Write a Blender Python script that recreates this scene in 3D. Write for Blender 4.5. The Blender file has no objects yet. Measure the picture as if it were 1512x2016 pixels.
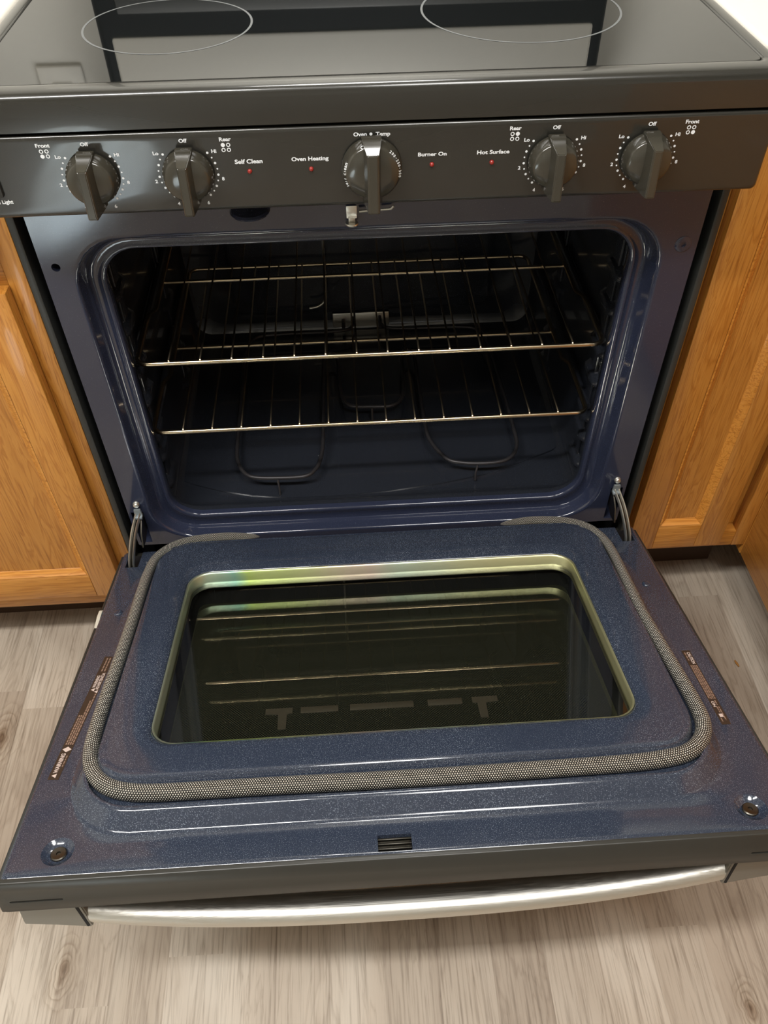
import bpy, bmesh, math, random
from mathutils import Vector, Matrix
random.seed(7)
SC = bpy.context.scene
COL = SC.collection

# ------------------------------------------------------------------ camera
def cam_basis(yaw, pit, rol):
    f = Vector((math.sin(yaw)*math.cos(pit), math.cos(yaw)*math.cos(pit), -math.sin(pit)))
    r = f.cross(Vector((0, 0, 1))).normalized(); u = r.cross(f)
    r2 = math.cos(rol)*r + math.sin(rol)*u; u2 = -math.sin(rol)*r + math.cos(rol)*u
    return r2, u2, f
cd = bpy.data.cameras.new('camera')
cam = bpy.data.objects.new('camera', cd); COL.objects.link(cam)
cd.sensor_fit = 'VERTICAL'; cd.sensor_height = 36.0; cd.lens = 1610.5/2016*36.0
cd.clip_start = 0.02; cd.clip_end = 50
_r, _u, _f = cam_basis(0.0492, 0.8218, -0.0155)
M = Matrix((( _r.x, _u.x, -_f.x, -0.0338), (_r.y, _u.y, -_f.y, -0.8152), (_r.z, _u.z, -_f.z, 1.1848), (0, 0, 0, 1)))
cam.matrix_world = M
SC.camera = cam

# ------------------------------------------------------------------ colour management, world, lights
SC.view_settings.view_transform = 'Standard'
SC.view_settings.look = 'None'
SC.view_settings.gamma = 1.0
SC.view_settings.use_curve_mapping = False
SC.view_settings.exposure = 0.12
SC.cycles.max_bounces = 10
SC.cycles.use_denoising = True
W = bpy.data.worlds.new('world'); SC.world = W; W.use_nodes = True
W.node_tree.nodes['Background'].inputs[0].default_value = (1.0, 0.97, 0.93, 1)
W.node_tree.nodes['Background'].inputs[1].default_value = 0.25

def area(name, loc, target, size, energy, color, shape='DISK', size_y=None):
    l = bpy.data.lights.new(name, 'AREA'); l.shape = shape; l.size = size
    if size_y: l.size_y = size_y
    l.energy = energy; l.color = color
    o = bpy.data.objects.new(name, l); COL.objects.link(o); o.location = loc
    o.rotation_euler = (Vector(target)-Vector(loc)).to_track_quat('-Z', 'Y').to_euler()
    return o
KEY = area('key_lamp', (-0.85, -0.86, 2.38), (-0.85, -0.86, 0), 1.22, 36, (1.0, 0.985, 0.955), 'RECTANGLE', 0.13)
FILL = area('fill_lamp', (0.35, -0.95, 2.36), (0.35, -0.95, 0), 0.6, 16, (1.0, 0.985, 0.955))
BACK_FILL = area('backguard_fill', (0.0, 0.22, 1.62), (0.0, 0.60, 1.05), 0.35, 6.5, (1.0, 0.985, 0.955))  # added light with no visible fixture, brightens the backguard and back wall
SUNP = bpy.data.lights.new('daylight_patch', 'SPOT'); SUNP.energy = 3000; SUNP.color = (0.62, 0.82, 1.0); SUNP.spot_size = math.radians(30); SUNP.spot_blend = 0.35; SUNP.shadow_soft_size = 0.02
_o = bpy.data.objects.new('daylight_patch', SUNP); COL.objects.link(_o); _o.location = (-1.15, -3.1, 1.7)
_o.scale = (0.42, 1, 1)
_o.rotation_euler = (Vector((-0.99, -2.05, 0))-Vector((-1.15, -3.1, 1.7))).to_track_quat('-Z', 'Y').to_euler()

# ------------------------------------------------------------------ materials
def lin(c):
    return tuple(((v/255.0)/12.92 if v/255.0 <= 0.04045 else ((v/255.0+0.055)/1.055)**2.4) for v in c) + (1.0,)
def mat(name, col, rough=0.5, metal=0.0, coat=0.0, ior=1.5, spec=0.5):
    m = bpy.data.materials.new(name); m.use_nodes = True
    b = m.node_tree.nodes['Principled BSDF']
    b.inputs['Base Color'].default_value = col if len(col) == 4 else tuple(col)+(1,)
    b.inputs['Roughness'].default_value = rough; b.inputs['Metallic'].default_value = metal
    b.inputs['Coat Weight'].default_value = coat; b.inputs['Coat Roughness'].default_value = 0.05
    b.inputs['IOR'].default_value = ior; b.inputs['Specular IOR Level'].default_value = spec
    return m
def nodes(m):
    nt = m.node_tree
    return nt, nt.nodes, nt.links, nt.nodes['Principled BSDF']
def coords(nt, kind='Object', scale=(1, 1, 1), rot=(0, 0, 0), loc=(0, 0, 0)):
    tc = nt.nodes.new('ShaderNodeTexCoord'); mp = nt.nodes.new('ShaderNodeMapping')
    mp.inputs['Scale'].default_value = scale; mp.inputs['Rotation'].default_value = rot; mp.inputs['Location'].default_value = loc
    nt.links.new(tc.outputs[kind], mp.inputs['Vector']); return mp.outputs[0]
def noise(nt, vec, scale, detail=2, rough=0.5, dist=0.0):
    n = nt.nodes.new('ShaderNodeTexNoise'); n.inputs['Scale'].default_value = scale
    n.inputs['Detail'].default_value = detail; n.inputs['Roughness'].default_value = rough
    n.inputs['Distortion'].default_value = dist
    nt.links.new(vec, n.inputs['Vector']); return n.outputs['Fac']
def ramp(nt, fac, stops):
    r = nt.nodes.new('ShaderNodeValToRGB'); e = r.color_ramp.elements
    while len(e) < len(stops): e.new(0.5)
    for el, (p, c) in zip(e, stops): el.position = p; el.color = c if len(c) == 4 else tuple(c)+(1,)
    nt.links.new(fac, r.inputs[0]); return r.outputs[0]
def mix(nt, fac, a, b, mode='MIX'):
    n = nt.nodes.new('ShaderNodeMix'); n.data_type = 'RGBA'; n.blend_type = mode
    for sock, v in ((n.inputs[0], fac), (n.inputs[6], a), (n.inputs[7], b)):
        if hasattr(v, 'is_linked') or hasattr(v, 'links'): nt.links.new(v, sock)
        else: sock.default_value = v
    return n.outputs[2]
def math_(nt, op, a, b=0.0):
    n = nt.nodes.new('ShaderNodeMath'); n.operation = op
    for i, v in enumerate((a, b)):
        if hasattr(v, 'links'): nt.links.new(v, n.inputs[i])
        else: n.inputs[i].default_value = v
    return n.outputs[0]
def bump(nt, h, strength, dist=0.001):
    b = nt.nodes.new('ShaderNodeBump'); b.inputs['Strength'].default_value = strength; b.inputs['Distance'].default_value = dist
    nt.links.new(h, b.inputs['Height']); return b.outputs[0]

def enamel(name, base, speck, amount=0.62, rough=0.16):
    m = mat(name, base, rough, 0.0, 0.6)
    nt, ns, lk, b = nodes(m)
    v = coords(nt)
    n1 = noise(nt, v, 1250, 1); s1 = ramp(nt, n1, [(0, (0, 0, 0)), (amount, (0, 0, 0)), (amount+0.10, (1, 1, 1)), (1, (1, 1, 1))])
    n2 = noise(nt, v, 9, 3); s2 = ramp(nt, n2, [(0.35, (0.35,)*3), (0.65, (1, 1, 1))])
    f = math_(nt, 'MULTIPLY', s1, s2)
    c = mix(nt, f, base, speck); lk.new(c, b.inputs['Base Color'])
    n3 = noise(nt, v, 260, 1); nr = noise(nt, v, 14, 3)
    rr = ramp(nt, nr, [(0.3, (rough*0.8,)*3), (0.7, (rough*1.6,)*3)]); lk.new(rr, b.inputs['Roughness'])
    lk.new(bump(nt, n3, 0.05, 0.0003), b.inputs['Normal'])
    return m
ENAMEL = enamel('door_enamel', lin((46, 53, 68)), lin((135, 145, 158)), 0.60, 0.10)
ENAMEL_F = enamel('frame_enamel', lin((44, 49, 68)), lin((115, 122, 142)), 0.68, 0.10)
ENAMEL_C = enamel('cavity_enamel', lin((38, 41, 48)), lin((95, 103, 118)), 0.68, 0.16)
SLATE = mat('slate_paint', lin((42, 41, 37)), 0.24, 0.0, 0.5)
CAPM = mat('end_cap_paint', lin((50, 49, 45)), 0.34)
BLOCKM = mat('end_block_steel', lin((150, 147, 140)), 0.5, 0.8)
SLATE_DK = mat('dark_side_paint', lin((46, 47, 45)), 0.4)
BLACK = mat('black_void', (0.004, 0.004, 0.005), 0.7)
KNOB = mat('knob_plastic', lin((58, 55, 47)), 0.19, 0.0, 0.5)
COOK = mat('cooktop_glass', (0.004, 0.005, 0.005), 0.03, 0.0, 0.0, 1.9)
WHITE_INK = mat('white_ink', lin((240, 242, 244)), 0.5)
GREY_INK = mat('burner_ring_ink', lin((100, 102, 102)), 0.4)
CHROME = mat('bright_steel', lin((215, 213, 205)), 0.3, 0.9)
DARK_STEEL = mat('dark_steel', lin((95, 92, 86)), 0.35, 1.0)
RIM = mat('window_rim_steel', lin((226, 226, 190)), 0.38, 0.9)
RACK = mat('rack_steel', lin((196, 178, 150)), 0.22, 1.0)
ELEM = mat('element_sheath', lin((60, 58, 60)), 0.4, 0.5)
RED = mat('indicator_red', lin((150, 40, 34)), 0.15, 0.0, 0.6)
LABEL = mat('label_brown', lin((54, 42, 34)), 0.4)
LABEL_INK = mat('label_ink_white', lin((200, 180, 170)), 0.5)
LABEL_INK2 = mat('label_ink_tan', lin((135, 108, 92)), 0.5)
COUNTER = mat('counter_laminate', lin((214, 208, 196)), 0.35)
WALLM = mat('wall_paint', lin((214, 212, 204)), 0.7)
CEILM = mat('ceiling_paint', lin((228, 226, 220)), 0.8)
PLATE = mat('outlet_plastic', lin((232, 230, 222)), 0.35)
STAIN = mat('stained_wood_dark', lin((60, 38, 20)), 0.7)

def brushed(name, col, rough=0.3, axis=(4, 900, 900)):
    m = mat(name, col, rough, 1.0); nt, ns, lk, b = nodes(m)
    v = coords(nt, 'Object', axis); n = noise(nt, v, 1.0, 3, 0.6)
    lk.new(bump(nt, n, 0.25, 0.0004), b.inputs['Normal'])
    lk.new(ramp(nt, n, [(0.3, (rough*0.75,)*3), (0.7, (rough*1.3,)*3)]), b.inputs['Roughness'])
    return m
BRUSHED = brushed('brushed_stainless', lin((222, 219, 212)), 0.42)
BACKSS = mat('backguard_stainless', lin((215, 213, 205)), 0.55, 0.35)

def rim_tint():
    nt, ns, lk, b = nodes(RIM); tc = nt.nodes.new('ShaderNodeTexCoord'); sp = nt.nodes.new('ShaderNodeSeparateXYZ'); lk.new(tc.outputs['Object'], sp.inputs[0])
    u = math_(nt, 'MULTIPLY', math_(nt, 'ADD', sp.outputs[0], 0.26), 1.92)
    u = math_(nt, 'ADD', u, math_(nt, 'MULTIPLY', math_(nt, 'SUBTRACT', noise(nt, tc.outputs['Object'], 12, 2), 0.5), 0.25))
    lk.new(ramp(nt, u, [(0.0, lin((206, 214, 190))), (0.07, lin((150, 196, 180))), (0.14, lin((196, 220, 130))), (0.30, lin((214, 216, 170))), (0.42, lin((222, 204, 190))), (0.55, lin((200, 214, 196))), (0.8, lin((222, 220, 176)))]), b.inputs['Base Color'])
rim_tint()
def glass_pane():
    # thin coated pane: mirror-like on the side it is seen from, clear inside
    m = bpy.data.materials.new('oven_window_glass'); m.use_nodes = True; nt = m.node_tree; nt.nodes.clear()
    out = nt.nodes.new('ShaderNodeOutputMaterial'); mx = nt.nodes.new('ShaderNodeMixShader')
    tr = nt.nodes.new('ShaderNodeBsdfTransparent'); tr.inputs[0].default_value = (0.93, 0.94, 0.90, 1)
    gl = nt.nodes.new('ShaderNodeBsdfGlossy'); gl.inputs[0].default_value = (0.95, 0.95, 0.88, 1); gl.inputs['Roughness'].default_value = 0.01
    fr = nt.nodes.new('ShaderNodeFresnel'); fr.inputs[0].default_value = 2.8
    ge = nt.nodes.new('ShaderNodeNewGeometry')
    fac = math_(nt, 'MULTIPLY', fr.outputs[0], math_(nt, 'SUBTRACT', 1.0, ge.outputs['Backfacing']))
    nt.links.new(fac, mx.inputs[0]); nt.links.new(tr.outputs[0], mx.inputs[1]); nt.links.new(gl.outputs[0], mx.inputs[2])
    nt.links.new(mx.outputs[0], out.inputs[0]); return m
PANE = glass_pane()
def dotted():
    m = mat('screened_glass', lin((40, 42, 34)), 0.03, 0.0, 0.0, 2.3); nt, ns, lk, b = nodes(m)
    v = coords(nt, 'Object', (420, 420, 1), (0, 0, math.radians(45)))
    vo = nt.nodes.new('ShaderNodeTexVoronoi'); vo.inputs['Scale'].default_value = 1.0; vo.inputs['Randomness'].default_value = 0.0
    lk.new(v, vo.inputs['Vector'])
    c = ramp(nt, vo.outputs['Distance'], [(0.0, lin((66, 66, 56))), (0.34, lin((66, 66, 56))), (0.40, lin((20, 20, 18))), (1, lin((20, 20, 18)))])
    lk.new(c, b.inputs['Base Color']); return m
SCREEN = dotted()

def braid():
    m = mat('braided_fibreglass', lin((150, 140, 120)), 0.33, 0.45); nt, ns, lk, b = nodes(m)
    uv = nt.nodes.new('ShaderNodeUVMap'); uv.uv_map = 'UVMap'
    sp = nt.nodes.new('ShaderNodeSeparateXYZ'); lk.new(uv.outputs[0], sp.inputs[0])
    # u: length in braid repeats, v: strands round the tube
    a = math_(nt, 'SINE', math_(nt, 'MULTIPLY', sp.outputs[1], math.pi*2))
    sh = math_(nt, 'MULTIPLY', math_(nt, 'ROUND', sp.outputs[1]), 0.5)
    c = math_(nt, 'SINE', math_(nt, 'MULTIPLY', math_(nt, 'ADD', sp.outputs[0], sh), math.pi*2))
    a2 = math_(nt, 'ABSOLUTE', math_(nt, 'COSINE', math_(nt, 'MULTIPLY', sp.outputs[1], math.pi)))
    h = math_(nt, 'MULTIPLY', a2, math_(nt, 'ADD', math_(nt, 'MULTIPLY', c, 0.5), 0.5))
    col = ramp(nt, h, [(0.10, lin((30, 29, 28))), (0.35, lin((112, 107, 98))), (0.70, lin((236, 231, 218)))])  # strand glints and the shade between strands are painted into the colour
    lk.new(col, b.inputs['Base Color']); lk.new(bump(nt, h, 0.8, 0.0012), b.inputs['Normal'])
    return m
BRAID = braid()

def oak(name, axis, tint=1.0, hue=(0, 0, 0)):
    """honey oak; axis = direction of the grain"""
    m = mat(name, lin((186, 122, 50)), 0.38, 0.0, 0.25); nt, ns, lk, b = nodes(m)
    sc = {'z': (20, 20, 1.5), 'x': (1.5, 20, 20), 'y': (20, 1.5, 20)}[axis]
    v = coords(nt, 'Object', sc)
    n1 = noise(nt, v, 2.2, 3, 0.55, 1.4)
    rings = math_(nt, 'FRACT', math_(nt, 'MULTIPLY', n1, 7.0))
    c1 = ramp(nt, rings, [(0.0, lin((182, 118, 44))), (0.25, lin((200, 137, 59))), (0.8, lin((206, 144, 65))), (1.0, lin((186, 122, 48)))])
    fs = {'z': (260, 260, 9), 'x': (9, 260, 260), 'y': (260, 9, 260)}[axis]
    v2 = coords(nt, 'Object', fs); n2 = noise(nt, v2, 1.6, 2, 0.6)
    pores = ramp(nt, n2, [(0.33, (0.70, 0.62, 0.52)), (0.47, (1, 1, 1))])
    c2 = mix(nt, 0.8, c1, pores, 'MULTIPLY')
    v3 = coords(nt, 'Object', (3, 3, 3)); n3 = noise(nt, v3, 1.0, 2)
    c3 = ramp(nt, n3, [(0.3, (0.86*tint, 0.83*tint, 0.80*tint)), (0.7, (1.05*tint, 1.04*tint, 1.02*tint))])
    lk.new(mix(nt, 1.0, c2, c3, 'MULTIPLY'), b.inputs['Base Color'])
    lk.new(bump(nt, n2, 0.12, 0.0006), b.inputs['Normal'])
    return m
OAK_Z = oak('honey_oak_upright', 'z'); OAK_X = oak('honey_oak_level', 'x', 1.04); OAK_P = oak('honey_oak_panel', 'z', 0.93); OAK_L = oak('honey_oak_edge', 'x', 1.18)

def plank_floor():
    m = mat('vinyl_planks', lin((190, 170, 148)), 0.42, 0.0, 0.0); nt, ns, lk, b = nodes(m)
    SW = 0.0705
    tc = nt.nodes.new('ShaderNodeTexCoord'); sp = nt.nodes.new('ShaderNodeSeparateXYZ'); lk.new(tc.outputs['Object'], sp.inputs[0])
    xs = math_(nt, 'DIVIDE', math_(nt, 'ADD', sp.outputs[0], 0.381), SW)
    sid = math_(nt, 'FLOOR', xs)
    wn = nt.nodes.new('ShaderNodeTexWhiteNoise'); wn.noise_dimensions = '1D'; lk.new(sid, wn.inputs['W'])
    yo = math_(nt, 'ADD', math_(nt, 'DIVIDE', sp.outputs[1], 0.9), math_(nt, 'MULTIPLY', wn.outputs['Value'], 3.7))
    pid = math_(nt, 'FLOOR', yo)
    wn2 = nt.nodes.new('ShaderNodeTexWhiteNoise'); wn2.noise_dimensions = '2D'
    cb = nt.nodes.new('ShaderNodeCombineXYZ'); lk.new(sid, cb.inputs[0]); lk.new(pid, cb.inputs[1]); lk.new(cb.outputs[0], wn2.inputs['Vector'])
    r = wn2.outputs['Value']
    # grain, shifted per strip
    cb2 = nt.nodes.new('ShaderNodeCombineXYZ'); lk.new(math_(nt, 'ADD', sp.outputs[0], math_(nt, 'MULTIPLY', r, 5.0)), cb2.inputs[0]); lk.new(sp.outputs[1], cb2.inputs[1])
    lk.new(math_(nt, 'MULTIPLY', r, 9.0), cb2.inputs[2])
    mp = nt.nodes.new('ShaderNodeMapping'); mp.inputs['Scale'].default_value = (16, 2.2, 1); lk.new(cb2.outputs[0], mp.inputs[0])
    n1 = noise(nt, mp.outputs[0], 1.0, 4, 0.55, 1.2)
    rings = math_(nt, 'FRACT', math_(nt, 'MULTIPLY', n1, 8.0))
    mp2 = nt.nodes.new('ShaderNodeMapping'); mp2.inputs['Scale'].default_value = (300, 9, 1); lk.new(cb2.outputs[0], mp2.inputs[0])
    n2 = noise(nt, mp2.outputs[0], 1.0, 3, 0.65)
    mp3 = nt.nodes.new('ShaderNodeMapping'); mp3.inputs['Scale'].default_value = (5, 2.5, 1); lk.new(cb2.outputs[0], mp3.inputs[0])
    n3 = noise(nt, mp3.outputs[0], 1.0, 3, 0.5, 0.6)
    base = ramp(nt, n3, [(0.25, lin((162, 147, 131))), (0.5, lin((188, 175, 159))), (0.75, lin((204, 194, 180)))])
    g1 = ramp(nt, rings, [(0.0, (0.78, 0.76, 0.74)), (0.2, (1, 1, 1)), (0.85, (1.0, 1.0, 1.0)), (1.0, (0.84, 0.82, 0.80))])
    g2 = ramp(nt, n2, [(0.30, (0.60, 0.57, 0.54)), (0.50, (1, 1, 1)), (0.8, (1.08, 1.08, 1.08))])
    tone = ramp(nt, r, [(0.0, (0.88, 0.865, 0.85)), (1.0, (1.06, 1.06, 1.06))])
    c = mix(nt, 0.75, base, g1, 'MULTIPLY'); c = mix(nt, 0.9, c, g2, 'MULTIPLY'); c = mix(nt, 1.0, c, tone, 'MULTIPLY')
    # knots
    def knot(cx, cy, rad, c):
        sub = nt.nodes.new('ShaderNodeVectorMath'); sub.operation = 'SUBTRACT'; lk.new(tc.outputs['Object'], sub.inputs[0]); sub.inputs[1].default_value = (cx, cy, 0)
        sc = nt.nodes.new('ShaderNodeVectorMath'); sc.operation = 'MULTIPLY'; lk.new(sub.outputs[0], sc.inputs[0]); sc.inputs[1].default_value = (2.1/rad, 1.0/rad, 1)
        ln = nt.nodes.new('ShaderNodeVectorMath'); ln.operation = 'LENGTH'; lk.new(sc.outputs[0], ln.inputs[0])
        wob = math_(nt, 'ADD', ln.outputs['Value'], math_(nt, 'MULTIPLY', math_(nt, 'SUBTRACT', noise(nt, tc.outputs['Object'], 38, 2), 0.5), 0.5))
        ring = math_(nt, 'FRACT', math_(nt, 'MULTIPLY', wob, 5.0))
        rc = ramp(nt, ring, [(0.0, (0.70, 0.65, 0.60)), (0.35, (0.93, 0.92, 0.90)), (0.8, (1.03, 1.02, 1.0)), (1.0, (0.8, 0.77, 0.73))])
        core = ramp(nt, wob, [(0.0, (0.45, 0.36, 0.29)), (0.22, (0.80, 0.75, 0.70)), (0.4, (1, 1, 1))])
        msk = ramp(nt, wob, [(0.55, (1, 1, 1)), (1.0, (0, 0, 0))])
        k = mix(nt, 1.0, rc, core, 'MULTIPLY')
        return mix(nt, msk, c, mix(nt, 1.0, c, k, 'MULTIPLY'))
    c = knot(-0.447, -0.503, 0.055, c); c = knot(-0.612, -0.158, 0.075, c); c = knot(0.43, -0.60, 0.05, c)
    # seams
    fx = math_(nt, 'FRACT', math_(nt, 'DIVIDE', xs, 3.0))
    d = math_(nt, 'ABSOLUTE', math_(nt, 'SUBTRACT', fx, 0.5))
    seam = ramp(nt, d, [(0.492, (1, 1, 1)), (0.499, (0.72, 0.70, 0.68))])
    c = mix(nt, 1.0, c, seam, 'MULTIPLY')
    lk.new(c, b.inputs['Base Color'])
    lk.new(bump(nt, n2, 0.08, 0.0008), b.inputs['Normal'])
    return m
FLOORM = plank_floor()

# ------------------------------------------------------------------ mesh helpers
class MB:
    def __init__(s): s.b = bmesh.new(); s.mi = 0
    def quad(s, vs):
        try:
            f = s.b.faces.new(vs); f.material_index = s.mi; return f
        except ValueError: return None
    def box(s, x0, x1, y0, y1, z0, z1, bev=0.0, seg=2):
        t = bmesh.new(); bmesh.ops.create_cube(t, size=1)
        for v in t.verts:
            v.co = Vector(((x0+x1)/2+v.co.x*(x1-x0), (y0+y1)/2+v.co.y*(y1-y0), (z0+z1)/2+v.co.z*(z1-z0)))
        if bev > 0: bmesh.ops.bevel(t, geom=list(t.edges), offset=bev, segments=seg, affect='EDGES', profile=0.5)
        s.merge(t); return s
    def merge(s, t, mtx=None):
        mp = {}
        for v in t.verts: mp[v] = s.b.verts.new(mtx @ v.co if mtx else v.co)
        for f in t.faces: s.quad([mp[v] for v in f.verts])
        t.free(); return s
    def loft(s, loops, cap0=False, cap1=False, closed=False):
        rows = [[s.b.verts.new(p) for p in L] for L in loops]
        n = len(rows[0]); m = len(rows)
        for i in range(m if closed else m-1):
            a, c = rows[i], rows[(i+1) % m]
            for j in range(n): s.quad([a[j], a[(j+1) % n], c[(j+1) % n], c[j]])
        if cap0: s.quad(list(reversed(rows[0])))
        if cap1: s.quad(rows[-1])
        return s
    def tube(s, path, r, n=10, caps=True, uv=False, flat=(1, 1), up=None):
        pts = [Vector(p) for p in path]; rows = []
        rr = r if callable(r) else (lambda t: r)
        prev = None
        for i, p in enumerate(pts):
            if i == 0: t = pts[1]-p
            elif i == len(pts)-1: t = p-pts[i-1]
            else: t = (pts[i+1]-p).normalized()+(p-pts[i-1]).normalized()
            t.normalize()
            if prev is None:
                a = Vector(up) if up else (Vector((0, 0, 1)) if abs(t.z) < 0.9 else Vector((0, 1, 0)))
            else: a = prev
            a = (a - t*a.dot(t)).normalized(); prev = a
            b_ = t.cross(a); R = rr(i/(len(pts)-1))
            rows.append([s.b.verts.new(p + a*math.cos(k*2*math.pi/n)*R*flat[0] + b_*math.sin(k*2*math.pi/n)*R*flat[1]) for k in range(n)])
        lay = s.b.loops.layers.uv.new('UVMap') if uv else None
        dist = 0
        for i in range(len(rows)-1):
            d2 = dist + (pts[i+1]-pts[i]).length
            for j in range(n):
                f = s.quad([rows[i][j], rows[i][(j+1) % n], rows[i+1][(j+1) % n], rows[i+1][j]])
                if uv and f:
                    f.loops[0][lay].uv = (dist, j/n); f.loops[1][lay].uv = (dist, (j+1)/n); f.loops[2][lay].uv = (d2, (j+1)/n); f.loops[3][lay].uv = (d2, j/n)
            dist = d2
        if caps: s.quad(list(reversed(rows[0]))); s.quad(rows[-1])
        return s
    def lathe(s, prof, origin, axis='-y', n=40):
        """prof: (radius, height along axis)"""
        o = Vector(origin); loops = []
        for r, h in prof:
            L = []
            for k in range(n):
                a = k*2*math.pi/n; c, q = r*math.cos(a), r*math.sin(a)
                if axis == '-y': p = Vector((c, -h, q))
                elif axis == 'z': p = Vector((c, q, h))
                elif axis == 'x': p = Vector((h, c, q))
                elif axis == '-x': p = Vector((-h, -c, q))
                L.append(o+p)
            loops.append(L)
        return s.loft(loops, True, True)
    def prism(s, poly, fn, d0, d1):
        """poly 2D points; fn(u, v, d) -> 3D"""
        a = [s.b.verts.new(fn(u, v, d0)) for u, v in poly]; c = [s.b.verts.new(fn(u, v, d1)) for u, v in poly]
        n = len(poly)
        for j in range(n): s.quad([a[j], a[(j+1) % n], c[(j+1) % n], c[j]])
        s.quad(list(reversed(a))); s.quad(c); return s

def finish(bm, mats, angle=38, smooth=True):
    bmesh.ops.recalc_face_normals(bm, faces=bm.faces)
    me = bpy.data.meshes.new('m'); bm.to_mesh(me); bm.free()
    for m in (mats if isinstance(mats, (list, tuple)) else [mats]): me.materials.append(m)
    if smooth:
        for p in me.polygons: p.use_smooth = True
        me.set_sharp_from_angle(angle=math.radians(angle))
    return me
def obj(name, mb, mats, parent=None, angle=38, smooth=True):
    me = mb if isinstance(mb, bpy.types.Mesh) else finish(mb.b, mats, angle, smooth)
    me.name = name
    o = bpy.data.objects.new(name, me); COL.objects.link(o)
    if parent: o.parent = parent
    return o
def thing(name, label, cat, loc=(0, 0, 0), group=None):
    o = bpy.data.objects.new(name, None); COL.objects.link(o); o.location = loc
    o['label'] = label; o['category'] = cat
    if group: o['group'] = group
    return o
def struct(name, mb, m):
    o = obj(name, mb, m); o['kind'] = 'structure'; return o
def rrect(x0, x1, y0, y1, r, nc=8, ns=6):
    """rounded rectangle, always the same number of points"""
    P = []
    r = max(r, 1e-5)
    cs = [((x1-r, y0+r), -90), ((x1-r, y1-r), 0), ((x0+r, y1-r), 90), ((x0+r, y0+r), 180)]
    for i, ((cx, cy), a0) in enumerate(cs):
        arc = [(cx+r*math.cos(math.radians(a0+90*k/nc)), cy+r*math.sin(math.radians(a0+90*k/nc))) for k in range(nc+1)]
        P += arc
        (nx, ny), na = cs[(i+1) % 4]
        e = arc[-1]; q = (nx+r*math.cos(math.radians(na)), ny+r*math.sin(math.radians(na)))
        for k in range(1, ns): P.append((e[0]+(q[0]-e[0])*k/ns, e[1]+(q[1]-e[1])*k/ns))
    return P
def cut(me, cutters, mats):
    """boolean difference evaluated to a new mesh"""
    o = bpy.data.objects.new('tmp', me); COL.objects.link(o); tmp = [o]
    for i, cb in enumerate(cutters):
        bmesh.ops.recalc_face_normals(cb, faces=cb.faces)
        cm = bpy.data.meshes.new('c'); cb.to_mesh(cm); cb.free()
        c = bpy.data.objects.new('tmpc', cm); COL.objects.link(c); tmp.append(c)
        md = o.modifiers.new('b', 'BOOLEAN'); md.operation = 'DIFFERENCE'; md.solver = 'EXACT'; md.object = c
    dg = bpy.context.evaluated_depsgraph_get(); dg.update()
    res = bpy.data.meshes.new_from_object(o.evaluated_get(dg))
    for t in tmp: bpy.data.objects.remove(t)
    for p in res.polygons: p.use_smooth = True
    res.set_sharp_from_angle(angle=math.radians(38))
    return res
def text2d(s, bold=0.0):
    cu = bpy.data.curves.new('t', 'FONT'); cu.body = s; cu.size = 1.0; cu.offset = bold; cu.resolution_u = 4
    o = bpy.data.objects.new('tmp', cu); COL.objects.link(o)
    dg = bpy.context.evaluated_depsgraph_get(); dg.update()
    me = bpy.data.meshes.new_from_object(o.evaluated_get(dg))
    vs = [(v.co.x, v.co.y) for v in me.vertices]; fs = [tuple(p.vertices) for p in me.polygons]
    bpy.data.objects.remove(o); bpy.data.curves.remove(cu); bpy.data.meshes.remove(me)
    return vs, fs
def put_text(mb, s, fn, cx, cy, w=None, h=None, bold=0.015, align='c'):
    """fit text: overall width w and glyph height h, centred on (cx, cy)"""
    vs, fs = text2d(s, bold)
    x0 = min(v[0] for v in vs); x1 = max(v[0] for v in vs); y0 = min(v[1] for v in vs); y1 = max(v[1] for v in vs)
    sy = h/(y1-y0) if h else w/(x1-x0); sx = w/(x1-x0) if w else sy
    mp = [mb.b.verts.new(fn(cx+(x-(x0+x1)/2)*sx, cy+(y-(y0+y1)/2)*sy)) for x, y in vs]
    for f in fs: mb.quad([mp[i] for i in f])
def ring2d(mb, fn, cx, cy, r0, r1, n=40):
    a = [mb.b.verts.new(fn(cx+r1*math.cos(2*math.pi*k/n), cy+r1*math.sin(2*math.pi*k/n))) for k in range(n)]
    if r0 <= 0: mb.quad(a); return
    c = [mb.b.verts.new(fn(cx+r0*math.cos(2*math.pi*k/n), cy+r0*math.sin(2*math.pi*k/n))) for k in range(n)]
    for k in range(n): mb.quad([a[k], a[(k+1) % n], c[(k+1) % n], c[k]])

# ------------------------------------------------------------------ the room
struct('floor', MB().box(-2.2, 2.2, -3.2, 0.66, -0.02, 0), FLOORM)
struct('wall_back', MB().box(-2.2, 2.2, 0.62, 0.66, 0, 2.44), WALLM)
struct('wall_left', MB().box(-2.24, -2.2, -3.2, 0.66, 0, 2.44), WALLM)
struct('wall_right', MB().box(2.2, 2.24, -3.2, 0.66, 0, 2.44), WALLM)
struct('wall_front', MB().box(-2.2, 2.2, -3.24, -3.2, 0, 2.44), WALLM)
struct('ceiling', MB().box(-2.24, 2.24, -3.24, 0.66, 2.44, 2.48), CEILM)

# ------------------------------------------------------------------ the range
rng = thing('electric_range', 'dark slate freestanding electric range with its blue enamel oven door hanging open', 'range')
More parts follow.
